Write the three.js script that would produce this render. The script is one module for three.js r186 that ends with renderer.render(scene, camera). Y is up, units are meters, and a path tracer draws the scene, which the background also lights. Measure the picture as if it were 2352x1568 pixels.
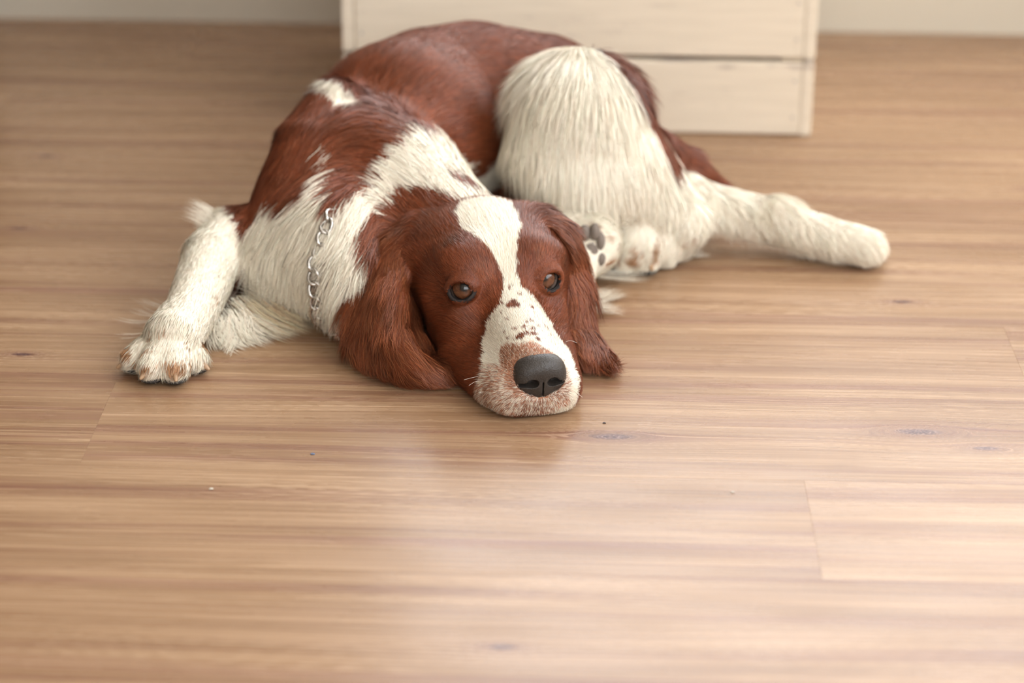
import * as THREE from 'three';
import { mergeGeometries } from 'three/addons/utils/BufferGeometryUtils.js';
import { RectAreaLightUniformsLib } from 'three/addons/lights/RectAreaLightUniformsLib.js';
import { createNoise3D, createNoise2D } from 'simplex-noise';

// ---------------------------------------------------------------- camera, sky, lights, exposure
const D2R = Math.PI / 180, FOCAL = 5553, FW = 2352, FH = 1568;
const scene = new THREE.Scene();
const camera = new THREE.PerspectiveCamera((2 * Math.atan(FH / 2 / FOCAL)) / D2R, FW / FH, 0.05, 60);
camera.rotation.order = 'YXZ';
camera.rotation.set(-23 * D2R, 1.3 * D2R, 0.6 * D2R);
camera.position.set(0, 0.752, 1.635);
camera.focus = 1.8;
camera.userData.fStop = 3.4;
camera.updateMatrixWorld(true);
const renderer = new THREE.WebGLRenderer({ antialias: true });
renderer.toneMapping = THREE.LinearToneMapping;
renderer.toneMappingExposure = 0.93;
renderer.shadowMap.enabled = true;
// hazy daylight: half of it is the sky itself, half comes as soft light from each window opening
const ZW = -1.0608, XL = -2.3, XR = 1.5, ZF = 3.4, HC = 2.5, TH = 0.18;
const holeBack = [-0.257, 1.42, 0.45, 2.15], holeRight = [-0.3, 1.9, 0.5, 2.2], holeFront = [-0.6, 1.4, 0.8, 2.2];
scene.background = new THREE.Color().setRGB(3.45, 3.5, 3.6);
RectAreaLightUniformsLib.init();
for (const [x, z, along, h, turn] of [[0, ZW - 0.012, 'x', holeBack, Math.PI], [XR - 0.002, 0, 'z', holeRight, Math.PI / 2], [0, ZF - 0.002, 'x', holeFront, 0]]) {
  const l = new THREE.RectAreaLight(new THREE.Color().setRGB(0.96, 0.975, 1), 3.45, h[1] - h[0] - 0.12, h[3] - h[2] - 0.12), m = (h[0] + h[1]) / 2;
  l.name = 'window_daylight'; l.position.set(along === 'x' ? m : x, (h[2] + h[3]) / 2, along === 'x' ? z : m); l.rotation.y = turn; scene.add(l);   // shines along its own -z, into the room
}

// ---------------------------------------------------------------- small helpers
const V = (x, y, z) => new THREE.Vector3(x, y, z);
function rng(seed) { let s = seed | 0; return () => { s = (s + 0x6d2b79f5) | 0; let t = Math.imul(s ^ (s >>> 15), 1 | s); t = (t + Math.imul(t ^ (t >>> 7), 61 | t)) ^ t; return ((t ^ (t >>> 14)) >>> 0) / 4294967296; }; }
const noise3 = createNoise3D(rng(7)), noise2 = createNoise2D(rng(11));
const clamp = (x, a, b) => (x < a ? a : x > b ? b : x), lerp = (a, b, t) => a + (b - a) * t;
const smooth = (a, b, x) => { const t = clamp((x - a) / (b - a), 0, 1); return t * t * (3 - 2 * t); };
const camQ = camera.quaternion, camP = camera.position;
const ray = (px, py) => V((px - FW / 2) / FOCAL, -(py - FH / 2) / FOCAL, -1).applyQuaternion(camQ).normalize();
const atZ = (px, py, z) => { const d = ray(px, py), t = (z - camP.z) / d.z; return camP.clone().addScaledVector(d, t); };
const atH = (px, py, h = 0) => { const d = ray(px, py), t = (h - camP.y) / d.y; return camP.clone().addScaledVector(d, t); };
const taken = {};
const numbered = (n) => { const k = (taken[n] = (taken[n] ?? -1) + 1); return k ? n + '_' + String(k).padStart(3, '0') : n; };
function mesh(name, geometry, material, parent) { const m = new THREE.Mesh(geometry, material); m.name = name; m.castShadow = m.receiveShadow = true; parent.add(m); return m; }
function group(name, at = V(0, 0, 0)) { const g = new THREE.Group(); g.name = numbered(name); g.position.copy(at); scene.add(g); return g; }
function tag(o, label, category, grp, kind) { o.userData.label = label; if (category) o.userData.category = category; if (grp) o.userData.group = grp; if (kind) o.userData.kind = kind; return o; }
function structure(o, label, category) { return tag(o, label, category, null, 'structure'); }

// a box with chamfered upper edges; uv runs along x and z of the box, 0 to 1
function chamferBox(w, h, d, c) {
  const P = [], U = [], I = [];
  const quad = (a, b, e, f) => { const n = P.length / 3; for (const p of [a, b, e, f]) { P.push(...p); U.push(p[0] / w + 0.5, p[2] / d + 0.5); } I.push(n, n + 1, n + 2, n, n + 2, n + 3); };
  const x = w / 2, z = d / 2, X = x - c, Z = z - c, y = h, Y = h - c;
  quad([-X, y, Z], [X, y, Z], [X, y, -Z], [-X, y, -Z]);
  quad([-x, Y, z], [x, Y, z], [X, y, Z], [-X, y, Z]);
  quad([x, Y, -z], [-x, Y, -z], [-X, y, -Z], [X, y, -Z]);
  quad([x, Y, z], [x, Y, -z], [X, y, -Z], [X, y, Z]);
  quad([-x, Y, -z], [-x, Y, z], [-X, y, Z], [-X, y, -Z]);
  quad([-x, 0, z], [x, 0, z], [x, Y, z], [-x, Y, z]);
  quad([x, 0, -z], [-x, 0, -z], [-x, Y, -z], [x, Y, -z]);
  quad([x, 0, z], [x, 0, -z], [x, Y, -z], [x, Y, z]);
  quad([-x, 0, -z], [-x, 0, z], [-x, Y, z], [-x, Y, -z]);
  quad([-x, 0, -z], [x, 0, -z], [x, 0, z], [-x, 0, z]);
  const g = new THREE.BufferGeometry();
  g.setAttribute('position', new THREE.Float32BufferAttribute(P, 3));
  g.setAttribute('uv', new THREE.Float32BufferAttribute(U, 2));
  g.setIndex(I);
  const f = g.toNonIndexed(); f.computeVertexNormals();
  return f;
}
function box(w, h, d, x, y, z) { return new THREE.BoxGeometry(w, h, d).translate(x, y, z); }

// ---------------------------------------------------------------- procedural textures
function dataTexture(w, h, fill, srgb) {
  const a = new Uint8Array(w * h * 4), o = [0, 0, 0];
  for (let j = 0; j < h; j++) for (let i = 0; i < w; i++) { fill(i, j, o); const k = (j * w + i) * 4; a[k] = clamp(o[0], 0, 255); a[k + 1] = clamp(o[1], 0, 255); a[k + 2] = clamp(o[2], 0, 255); a[k + 3] = 255; }
  const t = new THREE.DataTexture(a, w, h); t.magFilter = THREE.LinearFilter; t.minFilter = THREE.LinearMipmapLinearFilter; t.generateMipmaps = true;
  t.wrapS = t.wrapT = THREE.MirroredRepeatWrapping;
  if (srgb) t.colorSpace = THREE.SRGBColorSpace;
  t.needsUpdate = true; return t;
}
const PLANK_W = 0.145, PLANK_L = 1.25;
// oak board: long grain along u, knots given as [u metres, v metres, size]
function oak(seed, knots, tone) {
  const W = 2048, H = 240, n2 = createNoise2D(rng(seed)), hgt = new Float32Array(W * H);
  const map = dataTexture(W, H, (i, j, o) => {
    const x = (i / W) * PLANK_L, y = (j / H) * PLANK_W;
    let v = y + 0.007 * n2(x * 0.9, y * 9 + 3) + 0.0005 * n2(x * 5, y * 40), near = 0, ring = 0;
    for (const [kx, ky, s] of knots) {
      const dx = (x - kx) / (s * 3.4), dy = (y - ky) / s, r = Math.sqrt(dx * dx + dy * dy);
      const e = Math.exp(-dx * dx * 0.8 - Math.abs(dy) * 0.55);
      v += Math.sign(dy || 1) * -s * 0.75 * e * (1 - Math.exp(-Math.abs(dy) * 2));
      const q = Math.exp(-r * r * 1.3);
      if (q > near) { near = q; ring = r * s * 1.1 + 0.002 * n2(x * 30 + ky * 99, y * 60); }
    }
    const w = smooth(0.25, 0.75, near), c = lerp(v, ring * 1.2 + 0.05, w);
    const broad = n2(x * 0.9 + 5, c * 26) * 0.6 + n2(x * 1.7, c * 70 + 9) * 0.4;
    const mid = n2(x * 1.4 + 40, c * 190) * 0.6 + n2(x * 2.2 + 7, c * 420) * 0.4;
    const fine = n2(x * 3.5 + 2, c * 900);
    const crack = Math.max(0, n2(x * 1.6 + 60, c * 850) - 0.42) * 2.1;
    const blotch = n2(x * 3.1 + 70, y * 30 + 2);
    const k = tone + broad * 17 + mid * 14 + fine * 7 + blotch * 8, mauve = Math.max(0, -broad - 0.5 * mid);
    const core = smooth(0.72, 0.98, near);
    o[0] = 147 + k - near * 26 - core * 40; o[1] = 116 + k * 0.98 - mauve * 5 - near * 28 - core * 32; o[2] = 88 + k * 0.92 + mauve * 3 - near * 18 - core * 16;
    const rings = near > 0.06 ? smooth(0.62, 0.9, n2(ring * 900, x * 2 + y * 9)) * smooth(0.06, 0.3, near) : 0;
    const pale = crack * (0.6 + 0.4 * n2(x * 1.3, y * 20)) + rings * 0.7;
    o[0] += pale * 44; o[1] += pale * 46; o[2] += pale * 44;
    const flake = core * Math.max(0, n2(x * 260, y * 420));
    o[0] += flake * 70; o[1] += flake * 70; o[2] += flake * 62;
    hgt[j * W + i] = 128 + mid * 30 + fine * 26 + crack * 60 - core * 40;
  }, true);
  const bump = dataTexture(W, H, (i, j, o) => { o[0] = o[1] = o[2] = hgt[j * W + i]; }, false);
  const gloss = dataTexture(W / 2, H / 2, (i, j, o) => { const h = hgt[j * 2 * W + i * 2] - 128; o[0] = o[1] = o[2] = clamp(70 + h * 0.22 + 10 * n2(i * 0.01, j * 0.02 + 33), 38, 190); }, false);
  return new THREE.MeshPhysicalMaterial({ map, bumpMap: bump, bumpScale: 0.00012, roughness: 1, roughnessMap: gloss, specularIntensity: 0.55 });
}
const matte = (r, g, b, rough = 0.8) => new THREE.MeshStandardMaterial({ color: new THREE.Color().setRGB(r, g, b), roughness: rough });

// ---------------------------------------------------------------- the room
const wallPaint = matte(0.74, 0.68, 0.57, 0.85), trimPaint = matte(0.62, 0.57, 0.47, 0.45), ceilPaint = matte(0.84, 0.8, 0.72, 0.9), framePaint = matte(0.78, 0.76, 0.72, 0.4);
const glass = new THREE.MeshPhysicalMaterial({ color: 0xffffff, roughness: 0, transmission: 1, thickness: 0, ior: 1.5 });
// a wall along x (or z) with one rectangular opening [a0, a1, y0, y1]
function wallWith(name, label, along, at, a0, a1, hole, side) {
  const parts = [], put = (u0, u1, y0, y1) => { if (u1 - u0 > 1e-4 && y1 - y0 > 1e-4) parts.push(along === 'x' ? box(u1 - u0, y1 - y0, TH, (u0 + u1) / 2, (y0 + y1) / 2, at + side * TH / 2) : box(TH, y1 - y0, u1 - u0, at + side * TH / 2, (y0 + y1) / 2, (u0 + u1) / 2)); };
  if (!hole) put(a0, a1, 0, HC);
  else { put(a0, hole[0], 0, HC); put(hole[1], a1, 0, HC); put(hole[0], hole[1], 0, hole[2]); put(hole[0], hole[1], hole[3], HC); }
  const m = mesh(name, mergeGeometries(parts), wallPaint, scene); structure(m, label, 'wall'); return m;
}
function windowIn(name, label, along, at, hole, side, bars) {
  const g = group(name); structure(g, label, 'window');
  const [a0, a1, y0, y1] = hole, f = 0.06, d = 0.07, c = at + side * 0.1, B = (u0, u1, v0, v1, dd = d) => along === 'x' ? box(u1 - u0, v1 - v0, dd, (u0 + u1) / 2, (v0 + v1) / 2, c) : box(dd, v1 - v0, u1 - u0, c, (v0 + v1) / 2, (u0 + u1) / 2);
  mesh('window_frame', mergeGeometries([B(a0, a1, y0, y0 + f), B(a0, a1, y1 - f, y1), B(a0, a0 + f, y0 + f, y1 - f), B(a1 - f, a1, y0 + f, y1 - f)]), framePaint, g);
  const n = bars + 1, w = (a1 - a0 - 2 * f) / n;
  for (let i = 1; i < n; i++) mesh('mullion', B(a0 + f + w * i - 0.03, a0 + f + w * i + 0.03, y0 + f, y1 - f), framePaint, g);
  for (let i = 0; i < n; i++) mesh('pane', B(a0 + f + w * i + (i ? 0.03 : 0), a0 + f + w * (i + 1) - (i < bars ? 0.03 : 0), y0 + f, y1 - f, 0.004), glass, g);
}
wallWith('wall_back', 'pale beige wall behind the crate, above the skirting board', 'x', ZW - 0.014, XL, XR, holeBack, -1);
wallWith('wall_front', 'pale wall facing the dog, behind the photographer', 'x', ZF, XL, XR, holeFront, 1);
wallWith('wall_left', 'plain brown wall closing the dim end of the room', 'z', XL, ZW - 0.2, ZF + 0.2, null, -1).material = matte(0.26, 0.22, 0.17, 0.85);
wallWith('wall_right', 'pale side wall with a wide window', 'z', XR, ZW - 0.2, ZF + 0.2, holeRight, 1);
windowIn('window_1', 'window with white frame above the skirting behind the crate', 'x', ZW - 0.014, holeBack, -1, 0);
windowIn('window_2', 'wide window with white frame in the side wall', 'z', XR, holeRight, 1, 2);
windowIn('window_3', 'wide window with white frame facing the dog', 'x', ZF, holeFront, 1, 2);
structure(mesh('ceiling', box(XR - XL + 0.5, 0.15, ZF - ZW + 0.6, (XL + XR) / 2, HC + 0.075, (ZF + ZW) / 2), ceilPaint, scene), 'plain white ceiling over the room', 'ceiling');
structure(mesh('baseboard_back', (() => { const s = new THREE.Shape([[0, 0], [0.014, 0], [0.014, 0.074], [0.01, 0.08], [0, 0.08]].map((p) => new THREE.Vector2(...p))); return new THREE.ExtrudeGeometry(s, { depth: XR - XL, bevelEnabled: false }).rotateY(-Math.PI / 2).scale(1, 1, 1).translate(XR, 0, 0).scale(1, 1, 1); })(), trimPaint, scene), 'painted greyish cream skirting board along the floor behind the crate', 'skirting').position.z = 0;
{ const b = scene.getObjectByName('baseboard_back'); b.geometry.computeBoundingBox(); const c = b.geometry.boundingBox; b.position.set((XL + XR) / 2 - (c.min.x + c.max.x) / 2, 0, ZW - 0.014 - c.min.z); }

// floor: boards laid along x in rows; one seam and two end joints are read from the photograph
{
  const floor = group('floor'); structure(floor, 'warm oak plank floor', 'floor');
  const seam = atH(1200, 1090).z, j1 = atH(262, 886).x, j2 = atH(1865, 1200).x;
  mesh('subfloor', box(XR - XL + 0.5, 0.1, ZF - ZW + 0.6, (XL + XR) / 2, -0.05 - 0.0105, (ZF + ZW) / 2), matte(0.33, 0.22, 0.13), floor);
  const kA = atH(1405, 1003), kB = atH(2110, 992), kC = atH(2265, 1030), u0 = j1;
  const mats = [
    oak(21, [[kA.x - u0, seam - kA.z, 0.012], [kB.x - u0, seam - kB.z, 0.013], [kC.x - u0, seam - kC.z, 0.007]], 0),
    oak(22, [[0.9, 0.1, 0.007]], 3), oak(23, [[0.42, 0.06, 0.006], [0.78, 0.05, 0.006]], 0), oak(24, [], 6), oak(25, [[0.3, 0.09, 0.009], [1.0, 0.04, 0.006]], -4), oak(26, [[0.65, 0.1, 0.006]], -1),
  ];
  const geo = chamferBox(PLANK_L - 0.00005, 0.0105, PLANK_W - 0.00005, 0.00008), r = rng(5);
  const rows = Math.ceil((ZF + 0.1 - seam) / PLANK_W), back = Math.ceil((seam - ZW) / PLANK_W);
  for (let k = -back; k < rows; k++) {
    const start = k === -1 ? j1 : k === 0 ? j2 : XL + ((k * 0.437 + 40) % 1) * PLANK_L;
    const first = start - Math.ceil((start - XL) / PLANK_L) * PLANK_L;
    for (let x = first, i = 0; x < XR; x += PLANK_L, i++) {
      const main = k === -1 && Math.abs(x - j1) < 0.01, m = main ? mats[0] : mats[1 + Math.floor(r() * 5)];
      const p = mesh(numbered('plank'), geo, m, floor);
      p.position.set(x + PLANK_L / 2, -0.0105, seam + (k + 0.5) * PLANK_W);
      if (main) p.scale.z = -1; else p.rotation.y = r() < 0.5 ? 0 : Math.PI;
      if (main) { p.geometry = geo.clone(); const uv = p.geometry.attributes.uv; for (let q = 0; q < uv.count; q++) uv.setY(q, 1 - uv.getY(q)); p.scale.z = 1; }
    }
  }
}

// white wooden crate
{
  const zf = atH(1857, 313).z, xr = atH(1861, 312).x, xl = atZ(786, 40, zf).x, w = xr - xl, d = 0.3, bt = 0.011, bh = 0.0745, gap = 0.0048;
  const crate = group('wooden_crate', V((xl + xr) / 2, 0, zf - d / 2));
  tag(crate, 'white painted slatted wooden crate standing on the floor behind the dog', 'crate');
  const paintMap = (seed) => {
    const n2 = createNoise2D(rng(seed));
    return dataTexture(512, 128, (i, j, o) => {
      const u = i / 512, v = j / 128, g = n2(u * 6, v * 60) * 4 + n2(u * 3, v * 8) * 4, worn = smooth(0.35, 0.85, n2(u * 9 + 4, v * 16) * 0.7 + n2(u * 40, v * 90) * 0.45) * smooth(0.15, 0.5, n2(u * 2.2 + 9, v * 2.5) - 0.15);
      const rub = Math.max(smooth(0.1, 0.0, v + 0.05 * n2(u * 14, 3)) * smooth(-0.3, 0.5, n2(u * 7, v * 9)), worn * 0.6);
      o[0] = lerp(229 + g, 182, rub); o[1] = lerp(217 + g, 170, rub); o[2] = lerp(197 + g, 158, rub);
    }, true);
  };
  const paints = [31, 32, 33].map((s) => new THREE.MeshStandardMaterial({ map: paintMap(s), roughness: 0.6 }));
  const board = (w, h, t) => { const g = chamferBox(w, t, h, 0.0015).rotateX(Math.PI / 2); g.translate(0, h / 2, -t); return g; }; // front face at z = 0... lies in x-y
  const front = board(w - 2 * bt - 0.001, bh, 0.01), side = board(d, bh, bt).translate(0, 0, bt / 2).rotateY(Math.PI / 2);
  const nailGeo = new THREE.CylinderGeometry(0.0016, 0.0016, 0.002, 10).rotateX(Math.PI / 2), nail = matte(0.5, 0.47, 0.43, 0.5);
  for (let k = 0; k < 4; k++) {
    const y = k * (bh + gap) + 0.001;
    for (const s of [1, -1]) {
      const b = mesh('board', front, paints[(k + (s > 0 ? 0 : 1)) % 3], crate); b.position.set(0, y, s * d / 2); if (s < 0) b.rotation.y = Math.PI;
      for (const e of [-1, 1]) for (const q of [0.25, 0.75]) { const nl = mesh('nail', nailGeo, nail, b); nl.position.set(e * (w / 2 - bt - 0.008), bh * q, 0.0002); }
      const c = mesh('board', side, paints[(k + 2) % 3], crate); c.position.set(s * (w / 2 - bt / 2), y, 0);
    }
  }
  for (const s of [-1, 1]) for (const e of [-1, 1]) mesh('corner_post', box(0.02, 4 * (bh + gap) - 0.003, 0.02, s * (w / 2 - bt - 0.0102), 2 * (bh + gap) - 0.0005, e * (d / 2 - 0.0202)), paints[1], crate);
  for (let k = 0; k < 5; k++) mesh('base_slat', box(w, 0.009, 0.0585, 0, 4 * (bh + gap) + 0.0062, -0.12 + k * 0.06), paints[k % 3], crate);   // the crate stands upside down, its base on top
}
// tall dark cupboard out of view by the wall; it keeps the daylight off the floor there
{
  const wood = matte(0.06, 0.035, 0.02, 0.5), cup = group('cupboard', V(-1.06, 0, ZW + 0.52));
  tag(cup, 'tall dark wooden cupboard against the wall at the dim end of the room', 'cupboard');
  mesh('cabinet_body', box(0.8, 1.75, 1.0, 0, 0.955, 0), wood, cup); mesh('plinth', box(0.78, 0.08, 0.96, 0, 0.04, 0), wood, cup);
  for (const e of [-1, 1]) { const d = mesh('door', box(0.39, 1.69, 0.02, e * 0.2, 0.955, 0.51), wood, cup); mesh('knob', new THREE.SphereGeometry(0.014, 16, 12).translate(e * 0.03, 0.95, 0.534), matte(0.5, 0.45, 0.35, 0.3), d); }
}
// ---------------------------------------------------------------- the dog: signed distance fields
// a primitive is a tapered capsule (or, with e, a turned ellipsoid); each carries how the coat grows on it
const prim = (a, b, ra, rb, o = {}) => ({ ax: a.x, ay: a.y, az: a.z, dx: b.x - a.x, dy: b.y - a.y, dz: b.z - a.z, l2: Math.max(1e-9, a.distanceToSquared(b)), ra, rb, ...o });
function primDist(p, x, y, z) {
  if (p.e) { const X = (x - p.cx) / p.rx, Y = (y - p.cy) / p.ry, Z = (z - p.cz) / p.rz, k0 = Math.sqrt(X * X + Y * Y + Z * Z), a = X / p.rx, b = Y / p.ry, c = Z / p.rz, k1 = Math.sqrt(a * a + b * b + c * c); return k1 < 1e-9 ? -Math.min(p.rx, p.ry, p.rz) : (k0 * (k0 - 1)) / k1; }
  const px = x - p.ax, py = y - p.ay, pz = z - p.az, t = clamp((px * p.dx + py * p.dy + pz * p.dz) / p.l2, 0, 1), a = px - t * p.dx, b = py - t * p.dy, c = pz - t * p.dz;
  return Math.sqrt(a * a + b * b + c * c) - (p.ra + (p.rb - p.ra) * t);
}
const smin = (a, b, k) => { const h = k - Math.abs(a - b); return h > 0 ? Math.min(a, b) - (h * h) / (4 * k) : Math.min(a, b); };
const ell = (c, r, o = {}) => ({ e: 1, cx: c[0], cy: c[1], cz: c[2], rx: r[0], ry: r[1], rz: r[2], ...o });

// surface nets over a box; far blocks are skipped
function surfaceNets(f, lo, hi, s) {
  const nx = Math.ceil((hi.x - lo.x) / s) + 1, ny = Math.ceil((hi.y - lo.y) / s) + 1, nz = Math.ceil((hi.z - lo.z) / s) + 1, F = new Float32Array(nx * ny * nz), B = 6, reach = B * s * 0.9 + 0.012;
  for (let k = 0; k < nz; k += B) for (let j = 0; j < ny; j += B) for (let i = 0; i < nx; i += B) {
    const c = f(lo.x + (i + B / 2 - 0.5) * s, lo.y + (j + B / 2 - 0.5) * s, lo.z + (k + B / 2 - 0.5) * s), far = Math.abs(c) > reach;
    for (let K = k; K < Math.min(k + B, nz); K++) for (let J = j; J < Math.min(j + B, ny); J++) for (let I = i; I < Math.min(i + B, nx); I++) F[(K * ny + J) * nx + I] = far ? c : f(lo.x + I * s, lo.y + J * s, lo.z + K * s);
  }
  const id = new Int32Array(nx * ny * nz).fill(-1), P = [], Q = [], sy = nx, sz = nx * ny;
  const corner = [0, 1, sy, sy + 1, sz, sz + 1, sz + sy, sz + sy + 1], edges = [[0, 1], [2, 3], [4, 5], [6, 7], [0, 2], [1, 3], [4, 6], [5, 7], [0, 4], [1, 5], [2, 6], [3, 7]];
  for (let k = 0; k < nz - 1; k++) for (let j = 0; j < ny - 1; j++) for (let i = 0; i < nx - 1; i++) {
    const o = k * sz + j * sy + i; let m = 0;
    for (let c = 0; c < 8; c++) if (F[o + corner[c]] < 0) m |= 1 << c;
    if (m === 0 || m === 255) continue;
    let x = 0, y = 0, z = 0, n = 0;
    for (const [a, b] of edges) if (((m >> a) & 1) !== ((m >> b) & 1)) { const fa = F[o + corner[a]], t = fa / (fa - F[o + corner[b]]); x += lerp(a & 1, b & 1, t); y += lerp((a >> 1) & 1, (b >> 1) & 1, t); z += lerp(a >> 2, b >> 2, t); n++; }
    id[o] = P.length / 3; P.push(lo.x + (i + x / n) * s, lo.y + (j + y / n) * s, lo.z + (k + z / n) * s);
  }
  const quad = (a, b, c, d, flip) => { if (a < 0 || b < 0 || c < 0 || d < 0) return; if (flip) Q.push(a, c, b, a, d, c); else Q.push(a, b, c, a, c, d); };
  for (let k = 1; k < nz - 1; k++) for (let j = 1; j < ny - 1; j++) for (let i = 1; i < nx - 1; i++) {
    const o = k * sz + j * sy + i, a = F[o] < 0;
    if (a !== F[o + 1] < 0) quad(id[o - sy - sz], id[o - sz], id[o], id[o - sy], !a);
    if (a !== F[o + sy] < 0) quad(id[o - 1 - sz], id[o - 1], id[o], id[o - sz], !a);
    if (a !== F[o + sz] < 0) quad(id[o - 1 - sy], id[o - sy], id[o], id[o - 1], !a);
  }
  const pos = Float32Array.from(P), nor = new Float32Array(P.length), e = s * 0.6;
  for (let i = 0; i < pos.length; i += 3) {
    const x = pos[i], y = pos[i + 1], z = pos[i + 2];
    let gx = f(x + e, y, z) - f(x - e, y, z), gy = f(x, y + e, z) - f(x, y - e, z), gz = f(x, y, z + e) - f(x, y, z - e); const l = Math.hypot(gx, gy, gz) || 1;
    nor[i] = gx / l; nor[i + 1] = gy / l; nor[i + 2] = gz / l;
  }
  return { pos, nor, idx: Uint32Array.from(Q) };
}

// ---- head: its own frame, metres; z towards the nose, x towards the dog's left, chin on the floor at the origin
const HEAD_O = atH(1234, 948), HEAD_YAW = 17.5 * D2R, hc = Math.cos(HEAD_YAW), hs = Math.sin(HEAD_YAW);
const toHead = (p) => { const x = p.x - HEAD_O.x, z = p.z - HEAD_O.z; return V(x * hc - z * hs, p.y, x * hs + z * hc); };
const fromHead = (p) => V(HEAD_O.x + p.x * hc + p.z * hs, p.y, HEAD_O.z - p.x * hs + p.z * hc);
const dirFromHead = (p) => V(p.x * hc + p.z * hs, p.y, -p.x * hs + p.z * hc);
const mm = (x, y, z) => V(x / 1000, y / 1000, z / 1000);
const NOSE_CUT = ell([0, 0.031, 0.006], [0.0182, 0.0135, 0.018]);
const HOLLOWS = [ell([0.034, 0.068, -0.056], [0.009, 0.012, 0.014]), ell([0.056, 0.064, -0.082], [0.008, 0.014, 0.014])];
const headPrims = [
  ell([0, 0.064, -0.15], [0.062, 0.046, 0.072], { len: 0.014 }),
  ell([0, 0.067, -0.108], [0.045, 0.029, 0.038], { len: 0.009 }),
  ell([-0.029, 0.0855, -0.098], [0.016, 0.012, 0.018], { len: 0.007 }), ell([0.029, 0.0855, -0.098], [0.016, 0.012, 0.018], { len: 0.007 }),
  prim(mm(0, 49, -74), mm(0, 32, -6), 0.0235, 0.0195, { len: 0.0055 }),
  prim(mm(-18, 22, -70), mm(-17, 16, -8), 0.021, 0.0175, { len: 0.0075 }), prim(mm(18, 22, -70), mm(17, 16, -8), 0.021, 0.0175, { len: 0.0075 }),
  prim(mm(-36, 13, -78), mm(-25, 11, -24), 0.016, 0.012, { len: 0.009 }), prim(mm(36, 13, -78), mm(25, 11, -24), 0.016, 0.012, { len: 0.009 }),
  ell([0, 0.013, -0.003], [0.02, 0.014, 0.012], { len: 0.005 }),
  ell([-0.031, 0.044, -0.11], [0.022, 0.035, 0.044], { len: 0.011 }), ell([0.029, 0.044, -0.11], [0.02, 0.035, 0.044], { len: 0.011 }),
  ell([0, 0.026, -0.115], [0.046, 0.029, 0.06], { len: 0.012 }),
];
for (const p of headPrims) p.headFlow = 1;
// the skull without eyes and ears; the eyes are set into it where the pixel rays meet it
function coreLocal(x, y, z) {
  let d = primDist(headPrims[0], x, y, z);
  for (let i = 1; i < headPrims.length; i++) d = smin(d, primDist(headPrims[i], x, y, z), i < 4 ? 0.018 : 0.013);
  for (const h of HOLLOWS) { const m = -primDist(h, Math.abs(x), y, z), q = 0.014 - Math.abs(m - d); d = Math.max(d, m) + (q > 0 ? (q * q) / 0.056 : 0); }
  return d;
}
const EYES = [-1, 1].map((s) => {
  const from = toHead(camP.clone()), to = toHead(camP.clone().add(ray(...(s < 0 ? [1060, 667] : [1262, 644])))).sub(from), surf = from.clone(), e = 0.005, R = 0.0125;
  for (let i = 0; i < 200; i++) { const m = coreLocal(surf.x, surf.y, surf.z); if (m < 0.0002) break; surf.addScaledVector(to, m * 0.8); }
  const g = V(coreLocal(surf.x + e, surf.y, surf.z) - coreLocal(surf.x - e, surf.y, surf.z), coreLocal(surf.x, surf.y + e, surf.z) - coreLocal(surf.x, surf.y - e, surf.z), coreLocal(surf.x, surf.y, surf.z + e) - coreLocal(surf.x, surf.y, surf.z - e)).normalize();
  const d = g.lerp(V(s * 0.44, 0.2, 0.87), 0.2).normalize(), c = surf.clone().addScaledVector(d, -R + 0.0024);
  const u = V(d.z, 0, -d.x).normalize().multiplyScalar(1), v = V().crossVectors(d, u).multiplyScalar(-1).normalize(); if (v.y < 0) v.negate();
  // lid opening: a ring on the eyeball
  const tilt = -s * 0.16, ring = [];
  for (let i = 0; i < 28; i++) { const t = (i / 28) * 2 * Math.PI, cx = Math.cos(t), sy = Math.sin(t); const a = 0.0096 * cx, b = (sy > 0 ? 0.0081 : 0.0073) * sy * (1 - 0.12 * Math.abs(cx)); const A = a * Math.cos(tilt) - b * Math.sin(tilt), Bq = a * Math.sin(tilt) + b * Math.cos(tilt); const q = V().addScaledVector(u, A).addScaledVector(v, Bq), h = Math.sqrt(Math.max(1e-6, R * R - q.lengthSq())); ring.push(c.clone().add(q).addScaledVector(d, h + 0.0013)); }
  return { s, d, u, v, c, R, ring, tilt, surf };
});
const earPaths = [
  { side: -1, r: 0.0078, root: [962, 548, -0.16, 0.011], paths: [
    [[912, 562, -0.15, 0.011], [860, 632, -0.13], [816, 712, -0.11], [818, 775, -0.096], [848, 820, 'h']],
    [[920, 566, -0.148, 0.011], [882, 640, -0.122], [848, 725, -0.1], [848, 792, -0.085], [886, 840, 'h']],
    [[926, 572, -0.145, 0.011], [890, 648, -0.114], [868, 738, -0.088], [876, 805, -0.072], [922, 852, 'h']],
    [[930, 580, -0.142, 0.01], [902, 655, -0.108], [890, 745, -0.078], [908, 812, -0.06], [956, 858, 'h']],
    [[934, 590, -0.138, 0.009], [908, 660, -0.104], [906, 748, -0.071], [932, 815, -0.052], [988, 860, 'h']],
    [[946, 596, -0.14, 0.007], [936, 665, -0.126, 0.005], [948, 750, -0.106, 0.005], [974, 812, -0.084, 0.005], [1010, 856, 'h', 0.006]]] },
  { side: 1, r: 0.0066, root: [1240, 528, -0.15, 0.012], paths: [
    [[1262, 536, -0.138, 0.01], [1290, 590, -0.138], [1304, 670, -0.126], [1304, 758, -0.108], [1322, 824, 'h']],
    [[1274, 538, -0.142, 0.01], [1308, 590, -0.142], [1326, 668, -0.13], [1326, 758, -0.112], [1346, 824, 'h']],
    [[1284, 542, -0.146, 0.01], [1318, 595, -0.147], [1336, 670, -0.136], [1336, 745, -0.12], [1366, 800, -0.1], [1390, 828, 'h']]] },
];
const earPrims = [[], []];
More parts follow.
